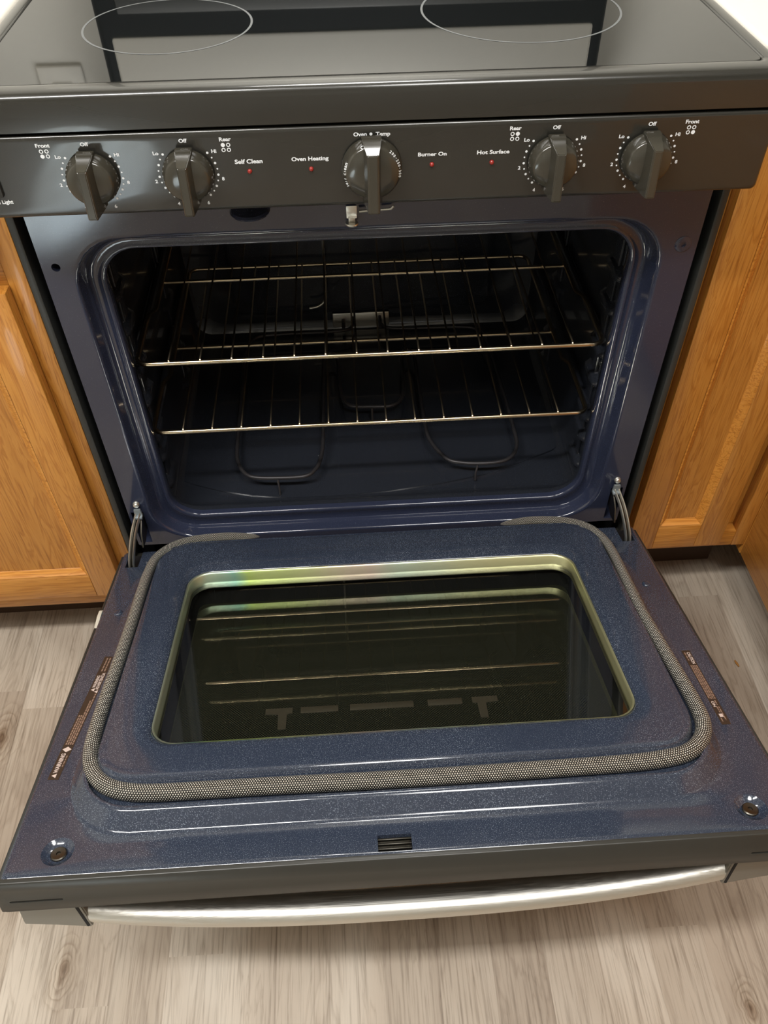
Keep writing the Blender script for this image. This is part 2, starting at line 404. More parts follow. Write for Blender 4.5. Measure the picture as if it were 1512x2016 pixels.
# side panels with folded front flanges
for sx in (-1, 1):
    m = MB()
    a, b_ = sorted((sx*0.3795, sx*0.3705))
    m.box(a, b_, 0.0, 0.58, 0.03, 0.90, 0.002)
    obj('side_panel', m, SLATE_DK, rng)
m = MB(); m.box(-0.3700, 0.3700, 0.560, 0.58, 0.03, 0.90); obj('back_panel', m, BLACK, rng)
m = MB(); m.box(-0.3700, 0.3700, 0.012, 0.559, 0.03, 0.036); obj('bottom_panel', m, BLACK, rng)
for sx in (-1, 1):
    m = MB(); m.box(*sorted((sx*0.3700, sx*0.350)), 0.0315, 0.045, 0.037, 0.90); obj('chassis_post', m, BLACK, rng)
m = MB(); m.box(-0.3495, 0.3495, 0.0315, 0.045, 0.79, 0.90); obj('chassis_rail', m, BLACK, rng)
# storage drawer below the door
m = MB(); m.box(-0.372, 0.372, -0.012, 0.01, 0.055, 0.235, 0.004)
dr = obj('storage_drawer', m, SLATE, rng)
m = MB(); m.box(-0.30, 0.30, -0.020, -0.012, 0.215, 0.228, 0.003); obj('finger_pull', m, SLATE, dr)
for sx in (-1, 1):
    for yy in (0.06, 0.52):
        m = MB(); m.lathe([(0.014, 0), (0.014, 0.012), (0.008, 0.014), (0.008, 0.034)], (sx*0.33, yy, 0), 'z', 20)
        obj('levelling_foot', m, BLACK, rng)

# porcelain front frame with embossed oven opening
CX = -0.003
def floop(hx, z0, z1, r, y): return [Vector((CX*(1 if hx < 0.35 else 0)+x, y, z)) for x, z in rrect(-hx, hx, z0, z1, r)]
prof = [(0.3598, 0.262, 0.835, 0.003, 0.0), (0.345, 0.268, 0.80, 0.03, 0.0), (0.3290, 0.2705, 0.7560, 0.063, 0.0), (0.3268, 0.2715, 0.7535, 0.062, 0.0), (0.3259, 0.2725, 0.7526, 0.0615, 0.0002), (0.3250, 0.2734, 0.7518, 0.061, 0.0007), (0.3242, 0.2741, 0.7511, 0.0605, 0.0015),
        (0.3236, 0.2747, 0.7505, 0.060, 0.0026), (0.3228, 0.2752, 0.7500, 0.060, 0.0045), (0.3170, 0.2768, 0.7440, 0.055, 0.0190), (0.3160, 0.2777, 0.7425, 0.053, 0.0210), (0.3145, 0.2797, 0.7410, 0.052, 0.0220),
        (0.3120, 0.2835, 0.7390, 0.051, 0.0223), (0.3070, 0.2895, 0.7345, 0.047, 0.0222), (0.3050, 0.2920, 0.7325, 0.046, 0.0208), (0.3038, 0.2942, 0.7312, 0.045, 0.0202), (0.3026, 0.2958, 0.7302, 0.044, 0.0201),
        (0.3012, 0.2971, 0.7293, 0.0435, 0.0205), (0.3001, 0.2981, 0.7287, 0.043, 0.0212), (0.2992, 0.2989, 0.7283, 0.0425, 0.0223), (0.2987, 0.2993, 0.7282, 0.042, 0.0238), (0.2985, 0.2994, 0.7282, 0.042, 0.0250), (0.2984, 0.2995, 0.7286, 0.042, 0.0275),
        (0.2984, 0.2995, 0.7295, 0.042, 0.0300), (0.303, 0.2915, 0.740, 0.042, 0.0305), (0.3598, 0.262, 0.835, 0.003, 0.0305)]
m = MB(); m.loft([floop(*p) for p in prof], closed=True)
fm = finish(m.b, ENAMEL_F)
cuts = []
t = MB(); t.lathe([(0.0048, -0.05), (0.0048, 0.02)], (-0.3444, 0, 0.7211), '-y', 24); cuts.append(t.b)
t = MB(); t.lathe([(0.0022, -0.05), (0.0022, 0.02)], (0.3436, 0, 0.7185), '-y', 20); cuts.append(t.b)
for sx in (-1, 1):
    t = MB(); t.box(*sorted((sx*0.3385, sx*0.3555)), -0.02, 0.05, 0.268, 0.333); cuts.append(t.b)
frame = obj('oven_front_frame', cut(fm, cuts, None), None, rng)
m = MB(); m.lathe([(0.0095, -0.001), (0.0095, 0.0006), (0.0075, 0.0014), (0.003, 0.0012), (0.0025, -0.002)], (0.3436, 0, 0.7185), '-y', 28)
obj('screw_boss', m, ENAMEL_F, frame)

# cavity
def cloop(hx, z0, z1, r, y): return [Vector((CX+x, y, z)) for x, z in rrect(-hx, hx, z0, z1, r)]
cav = [(0.2984, 0.2995, 0.7295, 0.042, 0.0298), (0.2986, 0.2993, 0.735, 0.042, 0.0360), (0.3005, 0.2980, 0.745, 0.040, 0.041), (0.3085, 0.2915, 0.765, 0.036, 0.048),
       (0.3125, 0.2875, 0.771, 0.032, 0.054), (0.3135, 0.2850, 0.772, 0.030, 0.064), (0.3135, 0.2840, 0.772, 0.030, 0.30), (0.3135, 0.2840, 0.772, 0.030, 0.485),
       (0.310, 0.288, 0.768, 0.028, 0.496), (0.302, 0.296, 0.760, 0.026, 0.500), (0.24, 0.324, 0.705, 0.022, 0.500), (0.236, 0.327, 0.700, 0.020, 0.498), (0.230, 0.331, 0.694, 0.018, 0.4925), (0.226, 0.334, 0.690, 0.016, 0.4915)]
m = MB(); m.loft([cloop(*p) for p in cav], False, True)
obj('oven_cavity', m, ENAMEL_C, rng)
# dished floor plate
m = MB()
pts = [(-0.303, 0.104), (-0.285, 0.098), (-0.24, 0.080), (-0.19, 0.066), (-0.13, 0.058), (-0.06, 0.057), (0.02, 0.062), (0.10, 0.073), (0.17, 0.088), (0.23, 0.108), (0.285, 0.138), (0.297, 0.142), (0.297, 0.47), (-0.303, 0.47)]
m.prism(pts, lambda u, v, d: (u, v, d), 0.2845, 0.2880)
bmesh.ops.bevel(m.b, geom=[e for e in m.b.edges if all(v.co.z > 0.2875 for v in e.verts)], offset=0.0022, segments=2, affect='EDGES')
obj('cavity_floor_plate', m, ENAMEL_C, rng)
# embossed rack guides
for sx in (-1, 1):
    m = MB(); X0 = CX+sx*0.3135
    for yc in (0.095, 0.33):
        for zc in (0.315, 0.368, 0.405, 0.47, 0.518, 0.585, 0.635, 0.69):
            L = []
            for (q, ins) in ((1.0, 0.0), (0.90, 0.0025), (0.72, 0.008), (0.5, 0.0095)):
                L.append([Vector((X0-sx*ins, yc+0.034*q*math.cos(a), zc+0.012*q*math.sin(a))) for a in [k*2*math.pi/20 for k in range(20)]])
            m.loft(L, False, True)
        m.box(*sorted((X0, X0-sx*0.004)), yc-0.012, yc+0.012, 0.30, 0.74, 0.0015)
    for z in (0.4265, 0.5395): m.tube([(X0-sx*0.006, 0.075, z-0.0005), (X0-sx*0.006, 0.45, z-0.0005)], 0.005, 8)
    obj('rack_guide', m, ENAMEL_C, rng)
for sx, zs in ((-1, (0.629, 0.557, 0.502, 0.4444, 0.3726)), (1, (0.6383, 0.5083, 0.3764))):
    for z in zs:
        m = MB(); m.lathe([(0.0036, 0), (0.0034, 0.0014), (0.002, 0.0024)], (CX+sx*0.3118, 0.0445+(0.0 if sx < 0 else -0.002), z), '-x' if sx > 0 else 'x', 14)
        obj('cavity_rivet', m, CHROME, rng)
# bake element
def smooth_path(pts, n=6):
    out = []; P = [Vector(p) for p in pts]
    for i in range(len(P)-1):
        p0 = P[max(i-1, 0)]; p1 = P[i]; p2 = P[i+1]; p3 = P[min(i+2, len(P)-1)]
        for k in range(n):
            t = k/n
            out.append(0.5*((2*p1)+(-p0+p2)*t+(2*p0-5*p1+4*p2-p3)*t*t+(-p0+3*p1-3*p2+p3)*t**3))
    out.append(P[-1]); return out
zE = 0.3115
ep = [(-0.022, 0.495, 0.313), (-0.024, 0.47, zE), (-0.05, 0.455, zE), (-0.17, 0.452, zE), (-0.205, 0.44, zE), (-0.217, 0.40, zE), (-0.217, 0.25, zE), (-0.2165, 0.15, zE), (-0.213, 0.118, zE), (-0.203, 0.094, zE), (-0.186, 0.0815, zE), (-0.15, 0.0775, zE), (-0.11, 0.0785, zE), (-0.094, 0.092, zE), (-0.0855, 0.115, zE), (-0.081, 0.16, zE), (-0.079, 0.30, zE), (-0.077, 0.37, zE), (-0.066, 0.39, zE), (-0.054, 0.37, zE), (-0.051, 0.30, zE), (-0.047, 0.26, zE), (-0.034, 0.240, zE), (0.0, 0.235, zE),
      (0.034, 0.236, zE), (0.052, 0.256, zE), (0.058, 0.30, zE), (0.060, 0.37, zE), (0.072, 0.39, zE), (0.082, 0.37, zE), (0.083, 0.30, zE), (0.084, 0.19, zE), (0.0885, 0.145, zE), (0.110, 0.102, zE), (0.133, 0.091, zE), (0.160, 0.0875, zE), (0.19, 0.089, zE), (0.210, 0.099, zE), (0.2225, 0.122, zE), (0.225, 0.16, zE), (0.222, 0.30, zE), (0.217, 0.40, zE), (0.205, 0.44, zE), (0.17, 0.452, zE), (0.06, 0.455, zE), (0.030, 0.47, zE), (0.028, 0.495, 0.313)]
m = MB(); m.tube(smooth_path(ep, 5), 0.0031, 10)
el = obj('bake_element', m, ELEM, rng, 60)
for (x, y, dx) in ((-0.1505, 0.0775, 0.0015), (0.1555, 0.0878, -0.003), (0.0005, 0.2355, 0.0)):
    m = MB(); m.tube([(x, y, zE-0.002), (x, y-0.004, zE-0.002), (x+dx, y-0.010, zE-0.012), (x+dx, y-0.013, 0.2882)], 0.0016, 8)
    obj('support_leg', m, ELEM, el)
m = MB(); m.box(-0.060, 0.046, 0.494, 0.498, 0.2925, 0.3225, 0.0018); m.b.normal_update()
pl_ = obj('terminal_plate', m, CHROME, el)
for xs in (-0.04, 0.028):
    m = MB(); m.tube([(xs, 0.4935, 0.308), (xs, 0.482, 0.308), (xs, 0.470, 0.306)], 0.0036, 10); obj('terminal_post', m, ELEM, el)
# oven temperature probe, a bent tube on the back wall
m = MB(); m.tube(smooth_path([(-0.068, 0.480, 0.68), (-0.068, 0.480, 0.50), (-0.068, 0.480, 0.385), (-0.072, 0.478, 0.362), (-0.084, 0.476, 0.352), (-0.100, 0.474, 0.350)], 6), 0.0024, 8)
obj('temperature_probe', m, CHROME, rng, 60)
m = MB(); m.tube(smooth_path([(-0.27, 0.488, 0.735), (-0.25, 0.44, 0.735), (-0.25, 0.15, 0.735), (-0.22, 0.12, 0.735), (-0.12, 0.12, 0.735), (-0.09, 0.15, 0.735), (-0.09, 0.40, 0.735), (-0.04, 0.43, 0.735), (0.01, 0.40, 0.735), (0.01, 0.15, 0.735), (0.04, 0.12, 0.735), (0.2, 0.12, 0.735), (0.24, 0.15, 0.735), (0.24, 0.44, 0.735), (0.26, 0.488, 0.735)], 4), 0.0036, 8)
obj('broil_element', m, ELEM, rng, 60)

# door latch tongue and vent lip under the control panel
m = MB(); m.box(-0.0285, -0.0175, -0.010, 0.0, 0.769, 0.7725, 0.0006); m.box(-0.0265, -0.0195, -0.0075, -0.0045, 0.762, 0.773, 0.0006)
m.lathe([(0.0066, 0), (0.007, 0.001), (0.0066, 0.0022)], (-0.023, -0.006, 0.7605), 'z', 20)
m.box(-0.0285, -0.0175, -0.0105, -0.0095, 0.7715, 0.783, 0.0004)
obj('door_latch', m, CHROME, rng)
m = MB(); m.lathe([(0.020, 0), (0.021, 0.002), (0.019, 0.004)], (-0.128, -0.003, 0.7765), 'z', 32); obj('vent_cap', m, ENAMEL_F, rng)
m = MB(); m.tube([(-0.015, -0.006, 0.7745), (0.018, -0.006, 0.7760), (0.021, -0.006, 0.779)], 0.0014, 8); obj('latch_rod', m, CHROME, rng)

# control panel
m = MB()
def ploop(i, y, r=0.005): return [Vector((x, y, z)) for x, z in rrect(-0.378+i, 0.378-i, 0.8035+i, 0.8795-i, r)]
m.loft([ploop(0, -0.004), ploop(0, -0.0475), ploop(0.0006, -0.0490), ploop(0.0022, -0.0500), ploop(0.004, -0.0502)], True, True)
panel = obj('control_panel', m, SLATE, rng)
PF = lambda x, z: Vector((x, -0.0505, z))
def lettering(s, cx, cz, w, h=None, bold=0.032):
    mb = MB(); put_text(mb, s, PF, cx, cz, w, h, bold); return obj('lettering', mb, WHITE_INK, panel, smooth=False)
def burner_icon(cx, cz, filled):
    mb = MB(); k = 0
    for dz in (0.00225, -0.00225):
        for dx in (-0.00245, 0.00245):
            ring2d(mb, PF, cx+dx, cz+dz, 0 if k == filled else 0.0011, 0.0019, 20); k += 1
    obj('burner_symbol', mb, WHITE_INK, panel, smooth=False)
KZ = 0.8412
knobs = [(-0.2634, 0), (-0.1746, 0), (0.1696, 0), (0.2591, 0)]
sm = MB()
for kx, _ in knobs:
    lettering('Off', kx, 0.8713, 0.0074, 0.0036); lettering('Lo', kx-0.0267, 0.8608, 0.0052, 0.0034); lettering('Hi', kx+0.0266, 0.8610, 0.0046, 0.0034)
    lettering('2', kx-0.0312, 0.8346, 0.0024, 0.0034); lettering('8', kx+0.0314, 0.8348, 0.0024, 0.0034)
    lettering('4', kx-0.0144, 0.8122, 0.0024, 0.0034); lettering('6', kx+0.0140, 0.8120, 0.0024, 0.0034)
    for s in (-1, 1):       # tick dots Lo .. 4 and Hi .. 6
        mb = MB()
        for k in range(9):
            a = math.radians(90+s*(48+k*11.7))
            ring2d(mb, PF, kx+0.0275*math.cos(a), KZ+0.0275*math.sin(a), 0, 0.00115 if k % 2 == 0 else 0.0008, 14)
        obj('dial_marks', mb, WHITE_INK, panel, smooth=False)
lettering('Front', -0.3008, 0.8714, 0.0128, 0.0036); burner_icon(-0.3011, 0.8639, 2)
lettering('Rear', -0.1362, 0.8713, 0.0108, 0.0036); burner_icon(-0.1364, 0.8639, 0)
lettering('Rear', 0.1312, 0.8718, 0.0108, 0.0036); burner_icon(0.1311, 0.8644, 1)
lettering('Front', 0.2967, 0.8721, 0.0128, 0.0036); burner_icon(0.2971, 0.8646, 3)
lettering('Self Clean', -0.1174, 0.8503, 0.0258, 0.0042); lettering('Oven Heating', -0.0602, 0.8502, 0.0346, 0.0050)
lettering('Burner On', 0.0545, 0.8508, 0.0270, 0.0037); lettering('Hot Surface', 0.1121, 0.8507, 0.0308, 0.0038)
lettering('Oven', -0.0127, 0.8714, 0.0124, 0.0037); lettering('Temp', 0.0083, 0.8706, 0.0134, 0.0048)
lettering('Oven Light', -0.3560, 0.8197, 0.0240, 0.0050)
mb = MB(); ring2d(mb, PF, -0.0028, 0.8713, 0, 0.0014, 18); obj('dial_marks', mb, WHITE_INK, panel, smooth=False)
for x in (-0.1175, -0.0597, 0.0543, 0.1114):
    mb = MB(); mb.lathe([(0.0022, 0), (0.0022, 0.0008), (0.0018, 0.0022), (0.0008, 0.0028)], (x, -0.050, 0.8410), '-y', 18)
    obj('indicator_light', mb, RED, panel, 60)
mb = MB(); mb.box(-0.366, -0.3500, -0.0535, -0.049, 0.8255, 0.8400, 0.0012); obj('light_switch_button', mb, SLATE_DK, panel)

# knobs
def make_knob(x, r, big=False):
    mb = MB(); n = 48
    o = (x, -0.0502, KZ-0.0005)
    mb.lathe([(r*0.93, 0.0015), (r, 0.0022), (r*1.0, 0.0045), (r*0.985, 0.0060), (r*0.90, 0.0125), (r*0.86, 0.0145), (r*0.80, 0.0155), (r*0.5, 0.0170), (r*0.1, 0.0176)], o, '-y', n)
    k = obj('oven_temperature_knob' if big else 'burner_knob', mb, KNOB, rng, 50)
    s = r/0.0245
    # the raised grip: side profile in (v, w), tapering towards its front ridge
    bl = MB()
    def sec(v0, v1, w, hw):
        return [Vector((o[0]+u*hw, o[1]-w, o[2]+v)) for u, v in ((-1, v0), (1, v0), (1, v1), (-1, v1))]
    vt, vb = 0.0262*s, -0.0262*s
    A = [(vb, vt, 0.0025, 0.0082*s), (vb, vt, 0.0100, 0.0078*s), (vb-0.0002, vt-0.0030, 0.0170, 0.0066*s), (vb+0.0003, vt-0.0062, 0.0300, 0.0046*s), (vb+0.0016, vt-0.0072, 0.0312, 0.0036*s)]
    bl.loft([sec(*q) for q in A], True, True)
    # lower edge leans further forward than the upper one
    for v in bl.b.verts:
        w = o[1]-v.co.y; vv = v.co.z-o[2]
        if w > 0.02: v.co.y -= (vt-vv)/(vt-vb)*0.0045
    bmesh.ops.recalc_face_normals(bl.b, faces=bl.b.faces)
    bmesh.ops.bevel(bl.b, geom=list(bl.b.edges), offset=0.0006, segments=2, affect='EDGES', clamp_overlap=True)
    obj('knob_grip', bl, KNOB, k, 30)
    return k
for kx, _ in knobs: make_knob(kx, 0.0240)
tk = make_knob(-0.0026, 0.0285, True)
# writing on the skirt of the oven knob
def skirt_text(s, a0, cw=0.0030, r=0.0262, h=0.0030):
    mb = MB(); L = len(s)
    for i, ch in enumerate(s):
        if ch == ' ': continue
        a = math.radians(a0) - (i-(L-1)/2)*cw/r
        er = Vector((math.cos(a), 0, math.sin(a))); et = Vector((math.sin(a), 0, -math.cos(a)))
        c = Vector((-0.0026, -0.0502-0.0130, KZ-0.0005))
        fn = lambda u, v, er=er, et=et, c=c: c + et*u + er*(r-0.0004+v*0.85) + Vector((0, v*0.42-0.0006, 0))
        put_text(mb, ch, fn, 0, 0, None, h if ch not in '-.' else 0.0005 if ch == '-' else 0.0006, 0.02)
    obj('dial_lettering', mb, WHITE_INK, tk, smooth=False)
skirt_text('Off', 104, 0.0028); skirt_text('200-250-300', 20, 0.0026, h=0.0026); skirt_text('Self Clean', 182, 0.0024, h=0.0024)

# cooktop: raised rim, black glass, burner rings
m = MB()
def tloop(ox, y0, y1, r, z): return [Vector((x, y, z)) for x, y in rrect(-ox, ox, y0, y1, r)]
m.loft([tloop(0.3787, -0.050, 0.585, 0.006, 0.8825), tloop(0.3787, -0.050, 0.585, 0.006, 0.9060), tloop(0.3780, -0.0494, 0.585, 0.007, 0.9100), tloop(0.3760, -0.0475, 0.584, 0.008, 0.9130),
        tloop(0.3735, -0.0445, 0.583, 0.009, 0.9145), tloop(0.3700, -0.038, 0.580, 0.010, 0.9150), tloop(0.3665, -0.0300, 0.575, 0.010, 0.9152), tloop(0.3640, -0.0262, 0.572, 0.010, 0.9146), tloop(0.3622, -0.0240, 0.570, 0.010, 0.9136), tloop(0.3612, -0.0225, 0.569, 0.010, 0.9120),
        tloop(0.3612, -0.0225, 0.569, 0.010, 0.8825)], closed=True)
obj('cooktop_rim', m, SLATE, rng, 50)
m = MB(); m.loft([tloop(0.3610, -0.0222, 0.568, 0.010, 0.905), tloop(0.3610, -0.0222, 0.568, 0.010, 0.9130), tloop(0.3606, -0.0218, 0.5676, 0.010, 0.9134)], True, True)
ct = obj('cooktop_glass', m, COOK, rng, smooth=False)
for (cx, cy, r) in ((-0.2007, 0.1315, 0.0855), (0.1652, 0.1480, 0.1040), (-0.195, 0.405, 0.105), (0.175, 0.415, 0.075)):
    mb = MB(); ring2d(mb, lambda u, v: Vector((u, v, 0.91355)), cx, cy, r-0.0013, r+0.0010, 96)
    obj('burner_ring', mb, GREY_INK, ct, smooth=False)
# backguard
m = MB(); m.box(-0.376, 0.376, 0.532, 0.590, 0.915, 1.215, 0.012, 3); bg = obj('backguard', m, mat('satin_black', (0.006, 0.006, 0.007), 0.5, 0.0, 0.0, 1.3), rng)
m = MB(); m.box(-0.356, 0.356, 0.529, 0.534, 1.043, 1.190, 0.004, 2); obj('stainless_fascia', m, BACKSS, bg)
m = MB(); m.box(-0.34, 0.34, 0.528, 0.534, 0.962, 1.012, 0.002); obj('vent_strip', m, SLATE_DK, bg)

# ------------------------------------------------------------------ the open door (local axes: x, -distance from hinge, height above liner)
AN, HY, HZ, L = 0.2754, -0.0303, 0.283, 0.527
def D(x, s, h): return Vector((x, -s, h))
def dloop(x0, x1, s0, s1, r, h): return [D(x, -y, h) for x, y in rrect(x0, x1, -s1, -s0, r)]
dp = [(-0.3715, 0.3715, 0.000, 0.5265, 0.004, -0.006), (-0.3715, 0.3715, 0.000, 0.5265, 0.004, -0.0035), (-0.3708, 0.3708, 0.0006, 0.5258, 0.005, -0.0014), (-0.3688, 0.3688, 0.0024, 0.5240, 0.006, -0.0002), (-0.366, 0.366, 0.005, 0.521, 0.008, 0.0),
      (-0.345, 0.340, 0.006, 0.497, 0.06, 0.0), (-0.3365, 0.3300, 0.0062, 0.4880, 0.070, 0.0002), (-0.3345, 0.3280, 0.0064, 0.4862, 0.070, 0.0008), (-0.3333, 0.3268, 0.0063, 0.4846, 0.070, 0.0017), (-0.3322, 0.3257, 0.0064, 0.4832, 0.069, 0.0030), (-0.3222, 0.3157, 0.0068, 0.4724, 0.061, 0.0135), (-0.3212, 0.3147, 0.0070, 0.4710, 0.060, 0.0147), (-0.3203, 0.3138, 0.0072, 0.4696, 0.0595, 0.0154), (-0.3195, 0.3130, 0.0075, 0.4680, 0.059, 0.0157), (-0.3188, 0.3123, 0.0078, 0.4665, 0.058, 0.0156), (-0.3182, 0.3117, 0.0082, 0.4652, 0.057, 0.0145), (-0.3174, 0.3109, 0.0090, 0.4640, 0.056, 0.0070),
      (-0.3125, 0.3060, 0.016, 0.4500, 0.050, 0.0060), (-0.3115, 0.3050, 0.017, 0.4465, 0.049, 0.0095), (-0.3105, 0.3040, 0.018, 0.4430, 0.048, 0.0140), (-0.3098, 0.3030, 0.020, 0.4412, 0.047, 0.0205), (-0.3080, 0.3015, 0.022, 0.4395, 0.046, 0.0232), (-0.3050, 0.2985, 0.025, 0.4370, 0.044, 0.0240), (-0.300, 0.2935, 0.030, 0.432, 0.041, 0.0241),
      (-0.275, 0.2685, 0.066, 0.408, 0.030, 0.0241), (-0.270, 0.2635, 0.0735, 0.4015, 0.030, 0.0237), (-0.2665, 0.2595, 0.0790, 0.398, 0.030, 0.0226), (-0.2635, 0.2565, 0.0850, 0.3955, 0.029, 0.0208), (-0.2620, 0.2550, 0.0880, 0.3945, 0.029, 0.0195), (-0.2615, 0.2545, 0.0888, 0.3940, 0.029, 0.0185),
      (-0.2615, 0.2545, 0.0888, 0.3940, 0.029, 0.0150), (-0.2625, 0.2555, 0.0878, 0.3950, 0.029, -0.006)]
m = MB(); m.loft([dloop(*p) for p in dp], closed=True)
dm = finish(m.b, ENAMEL)
cuts = []
def dish(x, s, prof, n=28):
    t = MB(); loops = [[D(x+r*math.cos(k*2*math.pi/n), s+r*math.sin(k*2*math.pi/n), h) for k in range(n)] for r, h in prof]
    t.loft(loops, True, True); return t.b
for sx in (-0.3262, 0.3268):
    cuts.append(dish(sx, 0.5000, [(0.004, -0.0052), (0.0085, -0.0046), (0.0115, -0.0030), (0.0142, -0.0008), (0.0158, 0.0006), (0.017, 0.004)]))
for sx in (-1, 1):
    t = MB(); a, b_ = sorted((sx*0.3445, sx*0.3625)); t.box(a, b_, -0.0405, 0.02, -0.02, 0.02); cuts.append(t.b)
t = MB(); t.box(-0.030, 0.0015, -0.5225, -0.5050, -0.02, 0.02); cuts.append(t.b)
door = obj('oven_door', cut(dm, cuts, None), None, rng)
door.location = (0, HY, HZ); door.rotation_euler = (-AN, 0, 0)

# door body behind the liner
m = MB()
m.box(-0.3775, 0.3775, -0.5310, 0.000, -0.0405, -0.0350, 0.0015)            # outer face sheet
skin = obj('door_outer_skin', m, SLATE_DK, door)
for sx in (-1, 1):
    m = MB(); m.box(*sorted((sx*0.3775, sx*0.3738)), -0.5262, 0.0, -0.0345, -0.0075, 0.0012); obj('door_side_skin', m, SLATE_DK, door)
m = MB(); m.box(-0.3735, 0.3735, -0.5255, -0.002, -0.0350, -0.0068)
bmesh.ops.recalc_face_normals(m.b, faces=m.b.faces)
cb = MB(); cb.box(-0.285, 0.278, -0.415, -0.070, -0.024, 0.01)
obj('door_core', cut(finish(m.b, BLACK), [cb.b], None), None, door)
m = MB(); m.loft([[Vector((x, y, h)) for x, h in rrect(-0.3775+i, 0.3775-i, -0.0405+i, 0.0010-i, 0.005)] for y, i in ((-0.5262, 0.0), (-0.5300, 0.0), (-0.5308, 0.0004), (-0.5314, 0.0012))], True, True)
em = finish(m.b, CAPM); cuts = []
for x0, x1 in ((-0.3665, -0.3185), (0.3185, 0.3665)):
    t = MB(); t.loft([[Vector((x, y, h)) for x, h in rrect(x0, x1, -0.0270, -0.0245, 0.0012)] for y in (-0.535, -0.528)], True, True); cuts.append(t.b)
obj('door_end_cap', cut(em, cuts, None), None, door)
for x0, x1 in ((-0.3665, -0.3185), (0.3185, 0.3665)):
    m = MB(); m.box(x0, x1, -0.5284, -0.5280, -0.0270, -0.0245); obj('end_cap_slot', m, BLACK, door)
# slot bottoms
m = MB(); m.box(-0.030, 0.0015, -0.5225, -0.505, -0.0062, -0.0056)
for s in (0.5085, 0.5135, 0.5185): m.box(-0.030, 0.0015, -s-0.0010, -s+0.0010, -0.0056, -0.0012, 0.0003)
obj('latch_slot_grille', m, DARK_STEEL, door)
for x in (-0.3262, 0.3268):
    m = MB(); prof = [(0.0075, -0.0050), (0.0075, -0.0030), (0.0066, -0.0022), (0.0050, -0.0024), (0.0022, -0.0026), (0.0018, -0.0040)]
    m.loft([[D(x+r*math.cos(k*2*math.pi/24), 0.5+r*math.sin(k*2*math.pi/24), h) for k in range(24)] for r, h in prof], True, True)
    obj('door_screw', m, DARK_STEEL, door)
for x in (-0.3494, 0.3447):
    m = MB(); m.loft([[D(x+r*math.cos(k*2*math.pi/20), 0.1434+r*math.sin(k*2*math.pi/20), h) for k in range(20)] for r, h in ((0.0058, -0.0005), (0.0052, 0.0012), (0.0042, 0.0020), (0.0015, 0.0016))], True, True)
    obj('door_bumper', m, ENAMEL, door, 60)

# window: steel rim, clear pane, screened pane
wp = [(-0.2612, 0.2542, 0.0890, 0.3938, 0.029, 0.0190), (-0.2600, 0.2530, 0.0902, 0.3926, 0.028, 0.0188), (-0.2592, 0.2522, 0.0912, 0.3918, 0.0275, 0.0180), (-0.2588, 0.2518, 0.0920, 0.3912, 0.027, 0.0160), (-0.2582, 0.2512, 0.0950, 0.3905, 0.026, 0.0050),
      (-0.2582, 0.2512, 0.0950, 0.3905, 0.026, 0.0035), (-0.2612, 0.2542, 0.0890, 0.3938, 0.029, 0.0035)]
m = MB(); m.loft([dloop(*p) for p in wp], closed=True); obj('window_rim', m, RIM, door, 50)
m = MB(); m.loft([dloop(-0.2582, 0.2512, 0.0948, 0.3905, 0.026, h) for h in (0.0045, 0.0060)], True, True); obj('window_pane', m, PANE, door)
m = MB(); m.loft([dloop(-0.250, 0.243, 0.115, 0.400, 0.012, h) for h in (-0.0165, -0.0150)], True, True); obj('screened_pane', m, SCREEN, door)
m = MB()
inner = [dloop(-0.2582, 0.2512, 0.0948, 0.3905, 0.026, 0.0040), dloop(-0.284, 0.277, 0.071, 0.414, 0.02, -0.0060), dloop(-0.284, 0.277, 0.071, 0.414, 0.02, -0.0230)]
m.loft(inner[1:], False, True); obj('window_well', m, BLACK, door)

# pale strips and T shapes added on the screened glass, under the pane
DIM_TAN = mat('dim_tan', lin((66, 59, 50)), 0.6); _hb = (-0.0150, -0.0143)
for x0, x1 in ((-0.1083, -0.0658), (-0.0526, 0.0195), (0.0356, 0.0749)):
    m = MB(); m.box(x0, x1, -0.3275, -0.3180, *_hb, 0.0003); obj('inner_strip', m, DIM_TAN, door)
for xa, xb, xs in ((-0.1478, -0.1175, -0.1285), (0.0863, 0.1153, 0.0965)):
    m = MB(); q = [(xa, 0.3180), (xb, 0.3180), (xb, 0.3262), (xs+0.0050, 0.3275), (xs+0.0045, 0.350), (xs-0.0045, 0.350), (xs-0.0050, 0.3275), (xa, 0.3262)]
    m.prism(q, lambda u, v, d: D(u, v, d), *_hb); obj('inner_t_shape', m, DIM_TAN, door)

